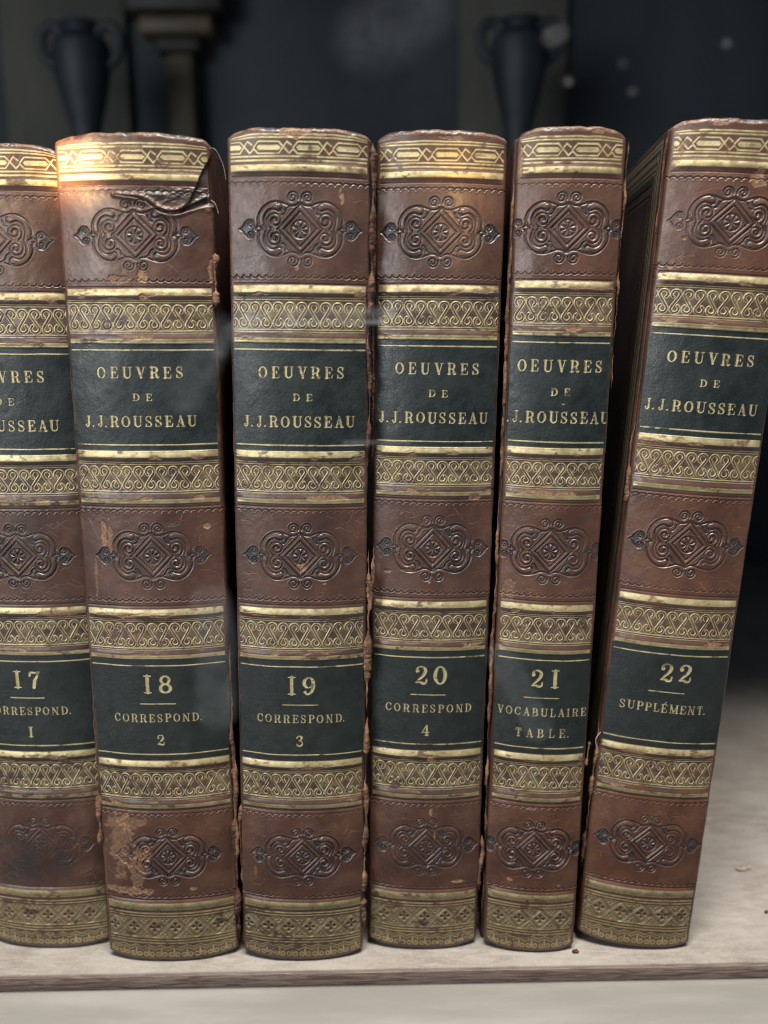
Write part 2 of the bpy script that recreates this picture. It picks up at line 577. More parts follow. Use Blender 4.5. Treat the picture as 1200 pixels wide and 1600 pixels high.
# ------------------------------------------------------------------ the books
# heights in mm of the tooled lines on the third volume; the other volumes were tooled by hand a little higher or lower
LEV0 = [199.63, 159.72, 137.55, 123.87, 96.46, 82.48, 58.97, 15.81]
BOOKS = {
    17: dict(x=-0.09238, y=0.21260, yaw=-0.0300, lean=0.0100, w=15.6, top=206.6, lev=[198.22, 159.32, 136.58, 123.06, 95.61, 82.39, 59.44, 16.14]),
    18: dict(x=-0.05740, y=0.20699, yaw=0.0266, lean=0.00935, w=16.43, top=207.4, lev=[198.21, 160.08, 138.08, 124.3, 96.68, 83.13, 59.51, 15.92]),
    19: dict(x=-0.02267, y=0.20668, yaw=0.01807, lean=0.02184, w=15.12, top=208.0, lev=[199.63, 159.72, 137.55, 123.87, 96.46, 82.48, 58.97, 15.81]),
    20: dict(x=0.00935, y=0.21071, yaw=-0.00984, lean=0.02227, w=13.90, top=208.1, lev=[198.68, 160.27, 137.79, 124.9, 96.81, 83.23, 59.73, 15.58]),
    21: dict(x=0.03784, y=0.20933, yaw=-0.0700, lean=0.02406, w=11.22, top=208.3, lev=[199.26, 160.94, 137.61, 124.14, 96.25, 82.82, 59.14, 15.79]),
    22: dict(x=0.06622, y=0.21012, yaw=-0.1000, lean=0.06866, w=14.07, top=209.4, lev=[199.87, 161.85, 139.63, 125.47, 97.19, 83.45, 59.93, 16.2]),
}
TEXTS = {
    17: [('17', -3.4, 3.4, 75.3, 4.7), ('CORRESPOND.', -11.3, 10.9, 67.7, 2.15), ('I', -1, 1, 61.4, 2.9)],
    18: [('18', -3.5, 3.3, 75.3, 4.7), ('CORRESPOND.', -11.5, 10.8, 67.7, 2.15), ('2', -1, 1, 61.4, 2.9)],
    19: [('19', -3.3, 3.4, 75.3, 4.7), ('CORRESPOND.', -11.2, 11.3, 67.7, 2.15), ('3', -1.6, .6, 61.4, 2.9)],
    20: [('20', -3.7, 4.3, 75.3, 4.9), ('CORRESPOND', -11.0, 11.1, 67.7, 2.15), ('4', -1.8, .6, 61.4, 2.9)],
    21: [('21', -3.2, 3.7, 75.3, 4.7), ('VOCABULAIRE', -11.2, 11.6, 67.6, 2.15), ('TABLE.', -6.4, 8.1, 61.9, 2.3)],
    22: [('22', -2.6, 5.4, 75.3, 4.9), ('SUPPLÉMENT.', -11.2, 10.6, 67.0, 2.25)],
}
# worn spots on each spine: (x, z, half width, half height) in mm, strength
WEAR = {
    17: [(6, 26, 2.5, 6, -.9), (-6, 22, 6, 5, -.9), (-3, 30, 7, 4, -.5)],
    18: [(1.3, 177.0, .9, 1.5, 1), (-4, 176.4, 2.2, .9, .6), (17.0, 178, 1.0, 2.6, 1), (-11.3, 116.5, .8, 3.2, .8), (-9.8, 115.5, .6, 3.6, .6),
         (13.6, 117.8, .9, .9, 1), (-12.3, 35, 3.2, 9.5, .46), (-9.6, 40, 4.2, 2.3, .45), (-8.5, 27, 2.2, 5, .5), (-10.5, 20.5, 5.5, 1.2, .8), (6.6, 21.3, .8, .5, .9), (-6, 31, 2.5, 2, .5),
         (-6.4, 95.6, 2.2, .8, .5), (-2.8, 90.3, 2.2, 1.6, .4), (-6.5, 55, 2.5, .7, .5), (1.3, 172.4, 1.0, .5, .8), (0, 205.5, 3, .5, .6), (-14, 106, .5, 5, .35)],
    19: [(9.2, 194.6, .38, 1.6, .8), (9.7, 193.4, .38, 1.2, .8), (-.6, 178.2, .4, .7, .7), (.1, 108.0, 1.2, .8, .8), (5.9, 104.0, 1.0, .4, .7), (-.8, 207, 3.2, 1.0, .9), (4.5, 206.6, 1.5, .4, .5),
         (5.6, 106.6, .9, .6, .5), (-12.7, 30.5, .35, 1.2, .7), (-12.4, 26, .3, 1.5, .5)],
    20: [(10.1, 123.3, 1.3, .75, 1), (-.7, 102.5, .4, .4, 1), (-11, 104.8, .9, .4, .8), (-6.3, 105.2, 1.8, .35, .8), (.8, 55.2, .95, .8, 1), (1.3, 40.5, .3, 1.2, .8), (2.4, 33.6, .3, .9, .7),
         (9.1, 20.3, 1.7, .45, 1), (-12, 206.5, 2.5, .5, .5), (2, 207.3, 2.5, .5, .5)],
    21: [(1.1, 146.3, .45, .25, 1), (-7.8, 95.6, 1.2, .6, .9), (-6, 21.4, .7, .4, 1), (-11.4, 201, .6, 3, .7), (-9.8, 101, 1.6, 3.2, .5), (5, 207.6, 1.6, .4, .6), (-1.5, 42.0, 1.2, .3, .6), (7, 20.0, .4, .3, .7)],
    22: [(-9.6, 182.4, .6, .5, 1), (4.8, 196.2, 1.4, 2.0, .7), (-12.5, 202.5, .5, 1.5, .7), (-11.8, 175.5, .8, .5, .9), (-5, 208, 2, .5, .6)],
}
TONE = {17: (0.28, 0.10), 18: (0.42, 0.22), 19: (0.25, 0.08), 20: (0.22, 0.06), 21: (0.30, 0.08), 22: (0.28, 0.05)}
D = 0.135


def make_sheet(n, B):
    w = B['w']
    warp = lambda z: np.interp(z, [0] + LEV0[::-1] + [260], [0] + B['lev'][::-1] + [260 + B['lev'][0] - LEV0[0]]) if True else z
    prof = spine_profile(w)
    sh = Sheet(prof['smax'], -1.4, B['top'] + 3.2, D)
    sg = prof['sgold']
    S = sh.S
    # canonical height of every row, so that all tooling is drawn at the heights of LEV0
    zc = np.interp(sh.z, [-5, 0] + B['lev'][::-1] + [260 + B['lev'][0] - LEV0[0]], [-5, 0] + LEV0[::-1] + [260])
    sh.z_real = sh.z.copy()
    sh.z = zc
    sh.S, sh.Z = np.meshgrid(sh.s, zc)
    # rows stay evenly spaced within a few per cent, enough for the windows below
    sh.d = (zc[-1] - zc[0]) / (len(zc) - 1)
    slack = np.abs(zc - (zc[0] + sh.d * np.arange(len(zc)))).max()
    w0 = sh.win
    sh.win = lambda a, b, c, d: w0(a, b, c - slack, d + slack)
    Z = sh.Z
    seed = n * 100
    inside = smooth(sg + .25, sg - .1, np.abs(S + .25 * (sh.noise(3, 6, seed + 1) - .5)))
    gl, gr, gd, tu, dk, sc, ltr = sh.new(), sh.new(), sh.new(), sh.new(), sh.new(), sh.new(), sh.new()
    h = sh.new(0.0)
    gold = sh.new(0.0)
    wig = (sh.noise(9, 400, seed + 2, 2) - .5) * 0.22          # hand-ruled lines wander a little
    Zw = Z + wig

    def line(z, r, amt=1.0):
        m = smooth(r + .07, r - .07, np.abs(Zw - z)) * inside * amt
        np.maximum(gold, m, out=gold)
        h[...] += .045 * m

    def blind(z, r, dep=.12):
        h[...] -= dep * smooth(r + .12, 0, np.abs(Zw - z)) * inside

    def ridge(z, half, height):
        h[...] += height * np.clip(1 - ((Zw - z) / half) ** 2, 0, 1) ** 1.4 * smooth(sg + .9, sg - 2.5, np.abs(S))

    def fillet(z0, z1, amt=1.0):
        m = smooth(z0 - .08, z0 + .08, Zw) * smooth(z1 + .08, z1 - .08, Zw) * inside * amt
        np.maximum(gold, m, out=gold)

    # ---- head: two lines, interlace, two lines, broad fillet
    line(206.4, .18); line(205.75, .17)
    P = 8.85
    ph = {17: 2.6, 18: .4, 19: 2.2, 20: 1.0, 21: 3.4, 22: 1.9}[n]
    zm, hh = 203.72, 1.25
    for i in range(-3, 4):
        x = i * P + ph
        top = [(x - 3.35, 0), (x - 2.3, hh), (x + 2.3, hh), (x + 4.6, -hh), (x + 5.5, -.35)]
        bot = [(x - 3.35, -.3), (x - 2.4, -hh), (x + 2.3, -hh), (x + 4.1, hh), (x + 5.1, .5)]
        for p in (top, bot): sh.stroke(gl, np.array(p) + (0, zm), .165)
        sh.poly(gl, np.array([(x - 2.7, .05), (x - 2.2, .5), (x + 2.2, .5), (x + 2.75, -.05), (x + 2.3, -.55), (x - 2.2, -.55)]) + (0, zm))
    line(201.75, .18); line(200.95, .19)
    ridge(199.3, 1.4, .30)
    fillet(198.75, 200.05)
    blind(197.55, .2)
    # ---- leather panels
    for zt, zb, zmid in ((197.2, 174.95, 186.35), (122.85, 98.7, 110.75), (43.3, 17.95, 30.35)):
        for zz, sg_ in ((zt - .95, 1), (zb + .95, -1)):
            for i in range(-12, 13):
                x = i * 1.74 + .3
                sh.stroke(sc, arc(x, zz - sg_ * .45, .87, 0, 180 * sg_, 11, .60), .09)
        medallion(sh, gr, tu, dk, (RNG.random() - .5) * .5 + .1, zmid)
    for z in (174.45, 122.75, 98.3, 43.45, 18.1): blind(z, .22)
    zdk = sh.new(0.0)
    # ---- four tooled bands between pairs of cords
    for k, (z1, z0) in enumerate(((174.3, 161.2), (136.4, 123.5), (97.7, 84.2), (57.4, 44.0))):
        ridge(z1 - 1.6, 1.6, .34)
        ridge(z0 + 1.25, 1.25, .30)
        fillet(z1 - 1.7, z1 - .2, .9)
        fillet(z0 + .15, z0 + 1.2, .85)
        line(z0 + .3, .16)
        a, b = z1 - 3.5, z0 + 3.15
        line(a + .62, .09, .85); line(a + .12, .09, .85)
        line(b - .58, .09, .85); line(b - .08, .09, .85)
        c, hb = (a + b) / 2, (a - b) / 2 - .55
        r = hb * .5 - .28
        off = RNG.random() * 2 + .2
        s2 = sh.new()
        for i in range(-8, 9):
            x = i * 2.72 + off
            m = 1 if i % 2 else -1
            R = .93
            p = cat(arc(0, hb - R, R, -55, 203, 18), arc(0, -(hb - R), R, 23, -235, 18)) * (m, 1) + (x, c)
            sh.stroke(s2, p, .30, .3)
        ln = smooth(.155, .055, np.abs(s2 - .0)) * inside
        np.maximum(gold, ln * .95, out=gold)
        zone = smooth(b - .1, b + .1, Z) * smooth(a + .1, a - .1, Z) * inside
        core = smooth(0.05, .22, s2) * zone
        h += .10 * core - .05 * ln - .06 * zone
        nz = sh.noise(2.5, 2.5, seed + 11 + k)
        np.maximum(gold, zone * smooth(.3, .8, nz) * .17, out=gold)
        zdk = np.maximum(zdk, .45 * zone * (1 - ln))
    # ---- green labels
    green = ((smooth(137.0 - .95, 137.0 - .75, Zw) * smooth(161.25 + .1, 161.25 - .1, Zw)) + (smooth(57.35 - .1, 57.35 + .1, Zw) * smooth(84.2 + .1, 84.2 - .1, Zw)))
    for z in (159.75, 137.6, 82.5, 58.95): line(z, .14)
    line(161.5, .16); line(136.05, .16)
    green *= smooth(sg + .75, sg + .55, np.abs(S) + (sh.noise(5, 8, seed + 3) - .5) * .5)
    x0 = {17: -10, 18: -10.4, 19: -9.6, 20: -9.9, 21: -10.0, 22: -10.1}[n]
    x1 = x0 + 19.9
    text(sh, ltr, 'OEUVRES', x0, x1, 153.35, 2.65)
    text(sh, ltr, 'DE', (x0 + x1) / 2 - 1.9, (x0 + x1) / 2 + 2.6, 148.1, 1.65, 1.05, 1.25)
    text(sh, ltr, 'J.J.ROUSSEAU', x0 - 3.9, x1 + 3.3, 141.95, 2.6)
    for tx in TEXTS[n]: text(sh, ltr, *tx, 1.0 if tx[4] > 2.5 else .82)
    sh.stroke(ltr, [(-4.6, 72.55), (4.1, 72.5)], .13)
    # ---- tail: fillet, lines, quatrefoil lattice, lines, scrolls
    ridge(16.6, 1.4, .35)
    fillet(15.6, 17.2, .7)
    line(15.3, .19); line(14.1, .17); line(13.3, .13)
    zq, hq = 9.95, 2.85
    lat = smooth(zq - hq - .1, zq - hq + .1, Z) * smooth(zq + hq + .1, zq + hq - .1, Z) * inside
    np.maximum(gold, lat * (.26 + .22 * sh.noise(5, 4, seed + 45, 3)), out=gold)
    cut = sh.new()
    Pq = 5.55
    for i in range(-4, 5):
        x = i * Pq + {17: .5, 18: 1.3, 19: 2.0, 20: .4, 21: 2.6, 22: 1.0}[n]
        for dx in (-.28, .28):
            sh.stroke(cut, [(x - Pq / 2 - hq + dx + .1, zq - hq), (x - Pq / 2 + hq + dx - .1, zq + hq)], .12)
            sh.stroke(cut, [(x - Pq / 2 + hq + dx - .1, zq - hq), (x - Pq / 2 - hq + dx + .1, zq + hq)], .10)
        for a in range(4):
            u = np.array([math.cos(a * PI / 2), math.sin(a * PI / 2)])
            sh.stroke(cut, [u * .15 + (x, zq), u * .92 + (x, zq)], np.array([.2, .52]))
        for sz in (-1, 1):
            for dx, dz in ((-.55, 2.25), (.55, 2.25), (0, 1.6)):
                sh.dot(cut, (x + Pq / 2 + dx, zq + sz * dz), .22)
    edge_ln = smooth(.11, .03, np.abs(cut - .05)) * lat
    cm = smooth(-.07, .07, cut)
    gold *= 1 - .92 * cm * lat
    h -= .17 * cm * lat
    np.maximum(gold, .5 * edge_ln * (cut > .02), out=gold)
    zdk = np.maximum(zdk, .35 * smooth(7.2, 6.9, Z) * smooth(.2, .8, Z) * inside + .3 * lat)
    line(6.95, .12); line(6.2, .17); line(5.4, .18)
    t2 = sh.new()
    for i in range(-8, 9):
        x = i * 3.4 + .7
        sh.stroke(t2, [(x - 1.7, 4.0), (x, 4.8), (x + 1.7, 4.0)], .11)
        sh.stroke(t2, [(x - 1.7, 3.2), (x, 4.1), (x + 1.7, 3.2)], .10)
        sh.stroke(t2, cat([(x - .05, 3.6), (x - .1, 2.2)], spiral(x - .82, 2.15, .82, .25, 10, -400, 22)), .14)
        sh.stroke(t2, cat([(x + .05, 3.6), (x + .1, 2.2)], spiral(x + .82, 2.15, .82, .25, 170, 400, 22)), .14)
    tm = smooth(-.06, .06, t2) * inside * smooth(.6, 1.1, Z)
    np.maximum(gold, tm * .85, out=gold)
    np.maximum(gold, inside * smooth(.3, 1.0, Z) * smooth(5.2, 4.6, Z) * .12, out=gold)
    h += .06 * tm

    g1 = smooth(-.07, .07, gl) * inside
    np.maximum(gold, g1, out=gold)
    h -= .05 * g1
    l1 = smooth(-.06, .06, ltr) * smooth(sg + .9, sg + .3, np.abs(S))
    # ---- blind tooling, rubbed flat in places
    tool = .50 + .65 * smooth(.25, .7, sh.noise(9, 9, seed + 40, 3))
    for x, z, a, b, k in WEAR[n]:
        if k < 0: tool *= 1 - .6 * smooth(1.6, .6, np.hypot((S - x) / (a + 4), (Z - z) / (b + 4)))
    h0 = h.copy()
    h -= .22 * smooth(-.17, .10, gr) - .05 * smooth(-.45, -.25, gr) * smooth(-.14, -.25, gr) + .13 * smooth(-.16, .10, sc) - .07 * smooth(-.42, -.22, sc) * smooth(-.12, -.22, sc)
    h += .20 * np.sqrt(np.clip(tu, 0, None) / .5) * .8
    pat = sh.noise(4, 4, seed + 7)
    pan = sh.noise(14, 60, seed + 8, 2)
    dye = np.clip(.78 * smooth(-.15, .06, gr) * smooth(.25, .75, pan + .25) + .85 * smooth(-.25, .3, dk) * smooth(.25, .55, pat + .5 * (pan - .4)), 0, 1) * (1 - green)
    h -= .10 * smooth(-.3, .3, dk)
    h = h0 + (h - h0) * tool
    dye *= np.clip(.35 + .8 * tool, 0, 1)
    # ---- wear: rubbed gold, cracks, spots
    rub = sh.noise(6, 3, seed + 20, 4)
    rub2 = sh.noise(1.1, .7, seed + 21, 3)
    lo, side = TONE[n]
    keep = 1 - smooth(.57, .72, rub * .60 + rub2 * .40) * .85
    gold *= keep * (1 - .35 * smooth(.45, .8, rub2))
    l1 *= (1 - .75 * smooth(.54, .74, rub2 * .7 + rub * .3)) * (.72 + .4 * rub)
    gold = np.maximum(gold, l1)
    h -= .10 * l1
    worn = sh.new(0.0)
    ridge_top = sum(smooth(1.2, 0, np.abs(Zw - z)) for z in (172.5, 162.7, 134.6, 125.0, 95.9, 85.8, 55.7, 45.5))
    worn += .75 * smooth(.60, .70, sh.noise(5, 1.6, seed + 22, 4)) * ridge_top * inside
    gold *= 1 - .9 * smooth(.60, .68, sh.noise(5, 1.6, seed + 22, 4)) * ridge_top
    h -= .10 * smooth(.60, .68, sh.noise(5, 1.6, seed + 22, 4)) * ridge_top
    # fine light cracks across the leather
    ck = sh.new()
    for zt, zb in ((196, 176), (121, 100), (42, 19)):
        for _ in range(26 if zt < 190 else 9):
            x, z = (RNG.random() - .5) * 2 * w, zb + RNG.random() * (zt - zb)
            ang = RNG.normal(0, .35)
            L = RNG.integers(5, 14)
            p = [(x, z)]
            for _k in range(L):
                ang += RNG.normal(0, .55); ang *= .8
                x += .55 * math.cos(ang); z += .55 * math.sin(ang)
                p.append((x, z))
            sh.stroke(ck, p, np.linspace(.07, .02, len(p)) * RNG.uniform(.5, 1.2), .2)
    cr = smooth(-.04, .05, ck) * (1 - green)
    worn += .5 * cr
    h -= .05 * cr
    edge = smooth(sg - .3, sg + .9, np.abs(S))
    worn += side * 1.5 * edge * smooth(.45, .7, sh.noise(1.2, 5, seed + 23, 4))
    nz = sh.noise(1.6, 1.6, seed + 24, 4)
    for x, z, a, b, k in WEAR[n]:
        e = np.sqrt(((S - x) / a) ** 2 + ((Z - z) / b) ** 2)
        if k < 0:
            dye += -k * .55 * smooth(1.25, .35, e + (nz - .5) * 1.2)
            continue
        m = smooth(1.12, .85, e + (nz - .5) * 1.5) * k
        worn += m
        gold *= 1 - .9 * m
        dye *= 1 - .7 * m
        h -= .14 * m
    if n == 18:
        # the torn head: a diagonal tear with the gilt skin gone at its right, and a wrinkled crack below the fillet
        f = (S - 11.6) * .83 - (Z - 193.5) * .50 + (sh.noise(3, 3, 991) - .5) * 1.6
        gone = smooth(-.2, .3, f) * smooth(191.6, 192.6, Z + (S - 12) * -.28)
        gold *= 1 - gone
        dye = np.maximum(dye, gone * .35)
        h -= .75 * gone
        c2 = sh.new()
        sh.stroke(c2, curve([(-4, 195.5), (-1.5, 195.2), (1, 194.9), (3.0, 194.2), (6.2, 192.0), (9.2, 191.6), (12, 192.6), (16.5, 194.6)]), np.linspace(.02, .6, 43), 1.0)
        m = smooth(-.7, .3, c2)
        h += .35 * smooth(-1.0, -.1, c2) - .75 * smooth(-.15, .3, c2)
        dye = np.maximum(dye, .6 * smooth(-.1, .3, c2))
        pk = (sh.noise(2.2, 1.1, 992, 4) - .5) * smooth(197.9, 196.6, Z) * smooth(190.6, 193.2, Z) * smooth(-4, 5, S)
        h += .75 * pk
        dye = np.maximum(dye, .5 * smooth(197.6, 196.8, Z) * smooth(193, 194.5, Z) * smooth(0, 6, S))
    # darker strips along the cords
    cord_dark = sum(smooth(.9, .2, np.abs(Zw - z)) for z in (171.95, 163.75, 134.05, 126.05, 95.35, 86.75, 55.05, 46.5)) * smooth(.25, .6, sh.noise(7, 2, seed + 43, 3))
    dye = np.maximum(np.maximum(dye, .6 * cord_dark), zdk * (.5 + .6 * sh.noise(2, 2, seed + 44, 3)))
    # frayed head cap and tail edge
    fr = sh.noise(2.4, 1.2, seed + 41, 4)
    topz = smooth(B['top'] - 1.5, B['top'] - .3, sh.z_real)[:, None]
    worn += .55 * topz * smooth(.48, .66, fr)
    dye = np.maximum(dye, topz * smooth(.5, .36, fr) * .75)
    gold *= 1 - topz * smooth(.40, .55, fr)
    h += topz * (fr - .5) * .7
    sh.cap = (sh.noise(2.6, 500, seed + 42, 4)[0] - .5) * .5
    worn = np.clip(worn, 0, 1)
    h += (sh.noise(5, 7, seed + 30, 3) - .5) * .30 + (sh.noise(.9, .9, seed + 31, 2) - .5) * .035
    return sh, prof, dict(h=h, gold=np.clip(gold, 0, 1), dye=np.clip(dye, 0, 1) * (1 - .8 * worn), worn=worn, green=green)


def spine_profile(w):
    """half cross-section as a polyline with its running length; gilt ends at x = w"""
    x = np.linspace(0, w + .25, 60)
    y = .16 * w * (x / w) ** 2.3
    a0 = math.atan2(y[-1] - y[-2], x[-1] - x[-2])
    r = 1.0
    cx, cy = x[-1] - r * math.sin(a0), y[-1] + r * math.cos(a0)
    a = np.linspace(a0, PI / 2, 14)[1:]
    X = np.concatenate([x, cx + r * np.sin(a), [cx + r, cx + r - .5]])
    Y = np.concatenate([y, cy - r * np.cos(a), [cy + 2.4, cy + 4.6]])
    L = np.concatenate([[0], np.cumsum(np.hypot(np.diff(X), np.diff(Y)))])
    return dict(X=X, Y=Y, L=L, smax=L[-1], sgold=float(np.interp(w, x, L[:60])), W=cx + r)


def spine_points(sh, prof, B, h):
    s = sh.s
    X = np.interp(np.abs(s), prof['L'], prof['X']) * np.sign(s)
    Y = np.interp(np.abs(s), prof['L'], prof['Y'])
    tx, ty = np.gradient(X), np.gradient(Y)
    ln = np.hypot(tx, ty)
    nx, ny = ty / ln, -tx / ln                     # outward (towards -y at the middle)
    H = B['top']
    rb, rtp = .9, 1.3
    t = sh.z_real
    z = t.copy(); ins = np.zeros_like(t)
    t0 = rb - rb * PI / 2
    a = np.clip((t - t0) / rb, 0, PI / 2)
    lo = t < rb
    z[lo] = rb * (1 - np.cos(a[lo])); ins[lo] = rb * (1 - np.sin(a[lo]))
    low2 = t < t0
    ins[low2] += (t0 - t[low2])
    hi = t > H - rtp
    a = np.clip((t - (H - rtp)) / rtp, 0, PI / 2)
    z[hi] = H - rtp + rtp * np.sin(a[hi]); ins[hi] = rtp * (1 - np.cos(a[hi]))
    over = t > H - rtp + rtp * PI / 2
    ins[over] += t[over] - (H - rtp + rtp * PI / 2)
    u = np.abs(X) / prof['W']
    arch_t = 1.5 * u ** 5 + sh.cap
    arch_b = 1.3 * u ** 4
    kt = smooth(H - 4, H - .5, t); kb = smooth(6, 0, t)
    ZZ = z[:, None] - kt[:, None] * arch_t[None, :] + kb[:, None] * arch_b[None, :]
    hh = h - ins[:, None]
    return np.stack([X[None] + nx[None] * hh, Y[None] + ny[None] * hh, ZZ], -1), H


def grid_normals(P):
    du = np.gradient(P, axis=1)
    dv = np.gradient(P, axis=0)
    n = np.cross(du, dv)
    return n / np.maximum(np.linalg.norm(n, axis=-1, keepdims=True), 1e-12)


PROUD = {(21, -1): .9, (22, -1): .7, (21, 1): .5}


def board(parent, name, side, W, H, n):
    x0, x1 = W - 2.8, W - .15 + PROUD.get((n, side), 0)
    if side < 0: x0, x1 = -x1, -x0
    o = box(name, (x0 / 1e3, 0.0046, 0.0004), (x1 / 1e3, 0.122, (H - 1.6) / 1e3), M_BOARD, parent, bevel=0.0011, seg=3)
    return o


def cover_tooling(parent, side, W, H):
    """gilt lines and a blind roll round the edge of a cover, as one tooled skin 0.1 mm proud of the board"""
    y = np.arange(5.9, 120.8, .35)
    z = np.arange(1.8, H - 3.0, .35)
    Y, Z = np.meshgrid(y, z)
    dtop, djo = (H - 3.0) - Z, Y - 5.9
    dd = np.minimum(np.minimum(dtop, Z - 1.8), djo)
    gold = np.zeros_like(Y)
    for d0, r in ((1.2, .25), (2.2, .18), (4.2, .45), (6.0, .2), (7.2, .18)):
        gold = np.maximum(gold, smooth(r + .25, r - .05, np.abs(dd - d0)) * .3)
    ph = (Z / 4.4) % 1.0
    cx = 11.2 + 1.1 * np.sin(ph * 2 * PI)
    g = np.maximum(smooth(.75, .2, np.abs(dd - cx)), smooth(.75, .2, np.abs(dd - (22.4 - cx))))
    h = -.22 * g
    dye = .3 + .35 * smooth(2, 9, djo) + g * .3
    x = side * (W - .15 + .7 + .10) + side * h
    P = np.stack([x, Y, Z], -1) / 1e3
    F = grid_faces(*Y.shape)
    if side > 0: pass
    else: F = F[:, ::-1]
    z0 = np.zeros(Y.size)
    return mesh_np('cover_tooling', P.reshape(-1, 3), F, M_BOOK, parent, dict(gold=gold, dye=dye, worn=z0, green=z0 + .0))


def ragged_strip(parent, name, x, y, z0, z1, rx, ry, seed, mat, drift=0.0, step=.24):
    """a torn ridge of leather standing along the joint: an uneven rod with frayed ends (mm)"""
    g = np.random.default_rng(seed)
    n = max(6, int((z1 - z0) / step))
    z = np.linspace(z0, z1, n)

    def nz(f):
        k = max(2, int((z1 - z0) / f) + 2)
        return np.interp(np.linspace(0, k - 1, n), np.arange(k), g.random(k))
    rad = .18 + .95 * smooth(.3, .6, nz(7)) * (.5 + .5 * nz(2.5)) + .12 * nz(.8)
    rad *= smooth(0, .08, np.linspace(0, 1, n)) * smooth(1, .93, np.linspace(0, 1, n)) + .05
    cx = x + (nz(9) - .5) * .7 + (nz(1.4) - .5) * .3 + drift * np.linspace(0, 1, n)
    cy = y + (nz(7) - .5) * .8
    k = 9
    a = np.linspace(0, 2 * PI, k, endpoint=False)
    rad *= .25 + .75 * smooth(.16, .30, nz(6))
    jag = 1 + .3 * (g.random((n, k)) - .5)
    X = cx[:, None] + rx * rad[:, None] * np.cos(a) * jag
    Y = cy[:, None] + ry * rad[:, None] * np.sin(a) * jag
    Z = np.repeat(z[:, None], k, 1) + (g.random((n, k)) - .5) * .2
    P = np.stack([X, Y, Z], -1).reshape(-1, 3) / 1e3
    i = np.arange(n - 1)[:, None] * k
    j = np.arange(k)[None]
    F = np.stack([i + j, i + (j + 1) % k, i + k + (j + 1) % k, i + k + j], -1).reshape(-1, 4)
    return mesh_np(name, P, F, mat, parent)


LABELS = {
    17: 'leftmost brown leather book, volume 17, cut off by the left edge of the photo',
    18: 'brown leather book, volume 18 Correspond. 2, with a torn gilt head',
    19: 'brown leather book, volume 19 Correspond. 3, with a chipped head and ragged torn right joint',
    20: 'brown leather book, volume 20 Correspond. 4, with small tan chips',
    21: 'narrowest brown leather book, volume 21, lettered Vocabulaire Table',
    22: 'rightmost brown leather book, volume 22 Supplément, leaning and showing its left cover',
}
LAB_Z = ((161.25, 136.25), (84.2, 57.3))
BAND_Z = ((174.35, 161.25), (136.25, 123.45), (97.75, 84.2), (57.3, 43.95))


def make_book(n):
    B = BOOKS[n]
    root = bpy.data.objects.new('book', None)
    root.empty_display_size = .02
    COL.objects.link(root)
    tag(root, LABELS[n], 'book', 'leather bound volumes of one set standing on the shelf')
    root.rotation_mode = 'QUATERNION'
    R = Matrix.Rotation(B['yaw'], 3, 'Z') @ Matrix.Rotation(B['lean'], 3, 'Y')
    sh, prof, f = make_sheet(n, B)
    W = prof['W']
    # the lower corner rests on the shelf
    lift = abs(math.sin(B['lean'])) * 0 
    root.rotation_quaternion = R.to_quaternion()
    root.location = (B['x'], B['y'], 0.0002 + math.sin(B['lean']) * (W - 4) / 1e3)
    P, H = spine_points(sh, prof, B, f['h'])
    N = grid_normals(P)
    P = P / 1e3
    nr, nc = sh.shape
    zc = sh.z
    cuts = []

    def rows(z1, z0): return int(np.searchsorted(zc, z0)), int(np.searchsorted(zc, z1))

    def emit(name, r0, r1, parent):
        sl = slice(r0, r1 + 1)
        at = {k: f[k][sl] for k in ('gold', 'dye', 'worn', 'green')}
        o = mesh_np(name, P[sl].reshape(-1, 3), grid_faces(r1 + 1 - r0, nc), M_BOOK, parent, at, N[sl])
        o['tint'] = {17: .1, 18: .45, 19: .3, 20: .25, 21: .75, 22: .95}[n]
        return o
    for nm, zz in [('gilt_band', b) for b in BAND_Z] + [('title_label', LAB_Z[0]), ('volume_label', LAB_Z[1])]:
        r0, r1 = rows(*zz)
        emit(nm, r0, r1, root)
    for nm, zz in (('gilt_head', (B['top'] + 9, 198.2)), ('leather_panel', (198.2, BAND_Z[0][0])), ('leather_panel', (BAND_Z[1][1], BAND_Z[2][0])),
                   ('leather_panel', (BAND_Z[3][1], 17.75)), ('gilt_tail', (17.75, -9))):
        r0, r1 = rows(*zz)
        emit(nm, r0, min(r1, nr - 1), root)
    board(root, 'front_cover', 1, W, H, n)
    lb = board(root, 'back_cover', -1, W, H, n)
    box('page_block', ((-W + 2.6) / 1e3, 0.0072, 0.003), ((W - 2.6) / 1e3, 0.118, (H - 4) / 1e3), M_PAGE, root, bevel=0.0004, seg=1)
    if n == 22: cover_tooling(root, -1, W, H)
    return root, W, H


BOOK = {n: make_book(n) for n in BOOKS}

# torn joints, part of their books
b, W, H = BOOK[19]
ragged_strip(b, 'torn_joint', W + .35, 2.9, 166, 205.5, .85, 1.6, 1, M_TORND)
ragged_strip(b, 'torn_joint', W + .1, 3.0, 128, 170, .55, 1.2, 2, M_TORND)
ragged_strip(b, 'torn_joint', W + .6, 2.4, 70, 112, .95, .8, 3, M_TORN, -.4)
ragged_strip(b, 'torn_joint', W + .25, 2.9, 6, 68, .7, .9, 4, M_TORN)
ragged_strip(b, 'torn_joint', W + .9, 1.9, 96, 113, .5, .5, 5, M_TORN, .9)
ragged_strip(b, 'torn_joint', -W - .1, 3.2, 20, 44, .5, .6, 6, M_TORN)
b, W, H = BOOK[18]
ragged_strip(b, 'torn_joint', W + .35, 2.7, 4, 88, .85, 1.0, 7, M_TORND)
ragged_strip(b, 'torn_joint', W + .9, 2.0, 28, 58, .55, .55, 8, M_TORN)
ragged_strip(b, 'torn_joint', W + .1, 2.4, 170, 182, .8, .8, 9, M_TORN)
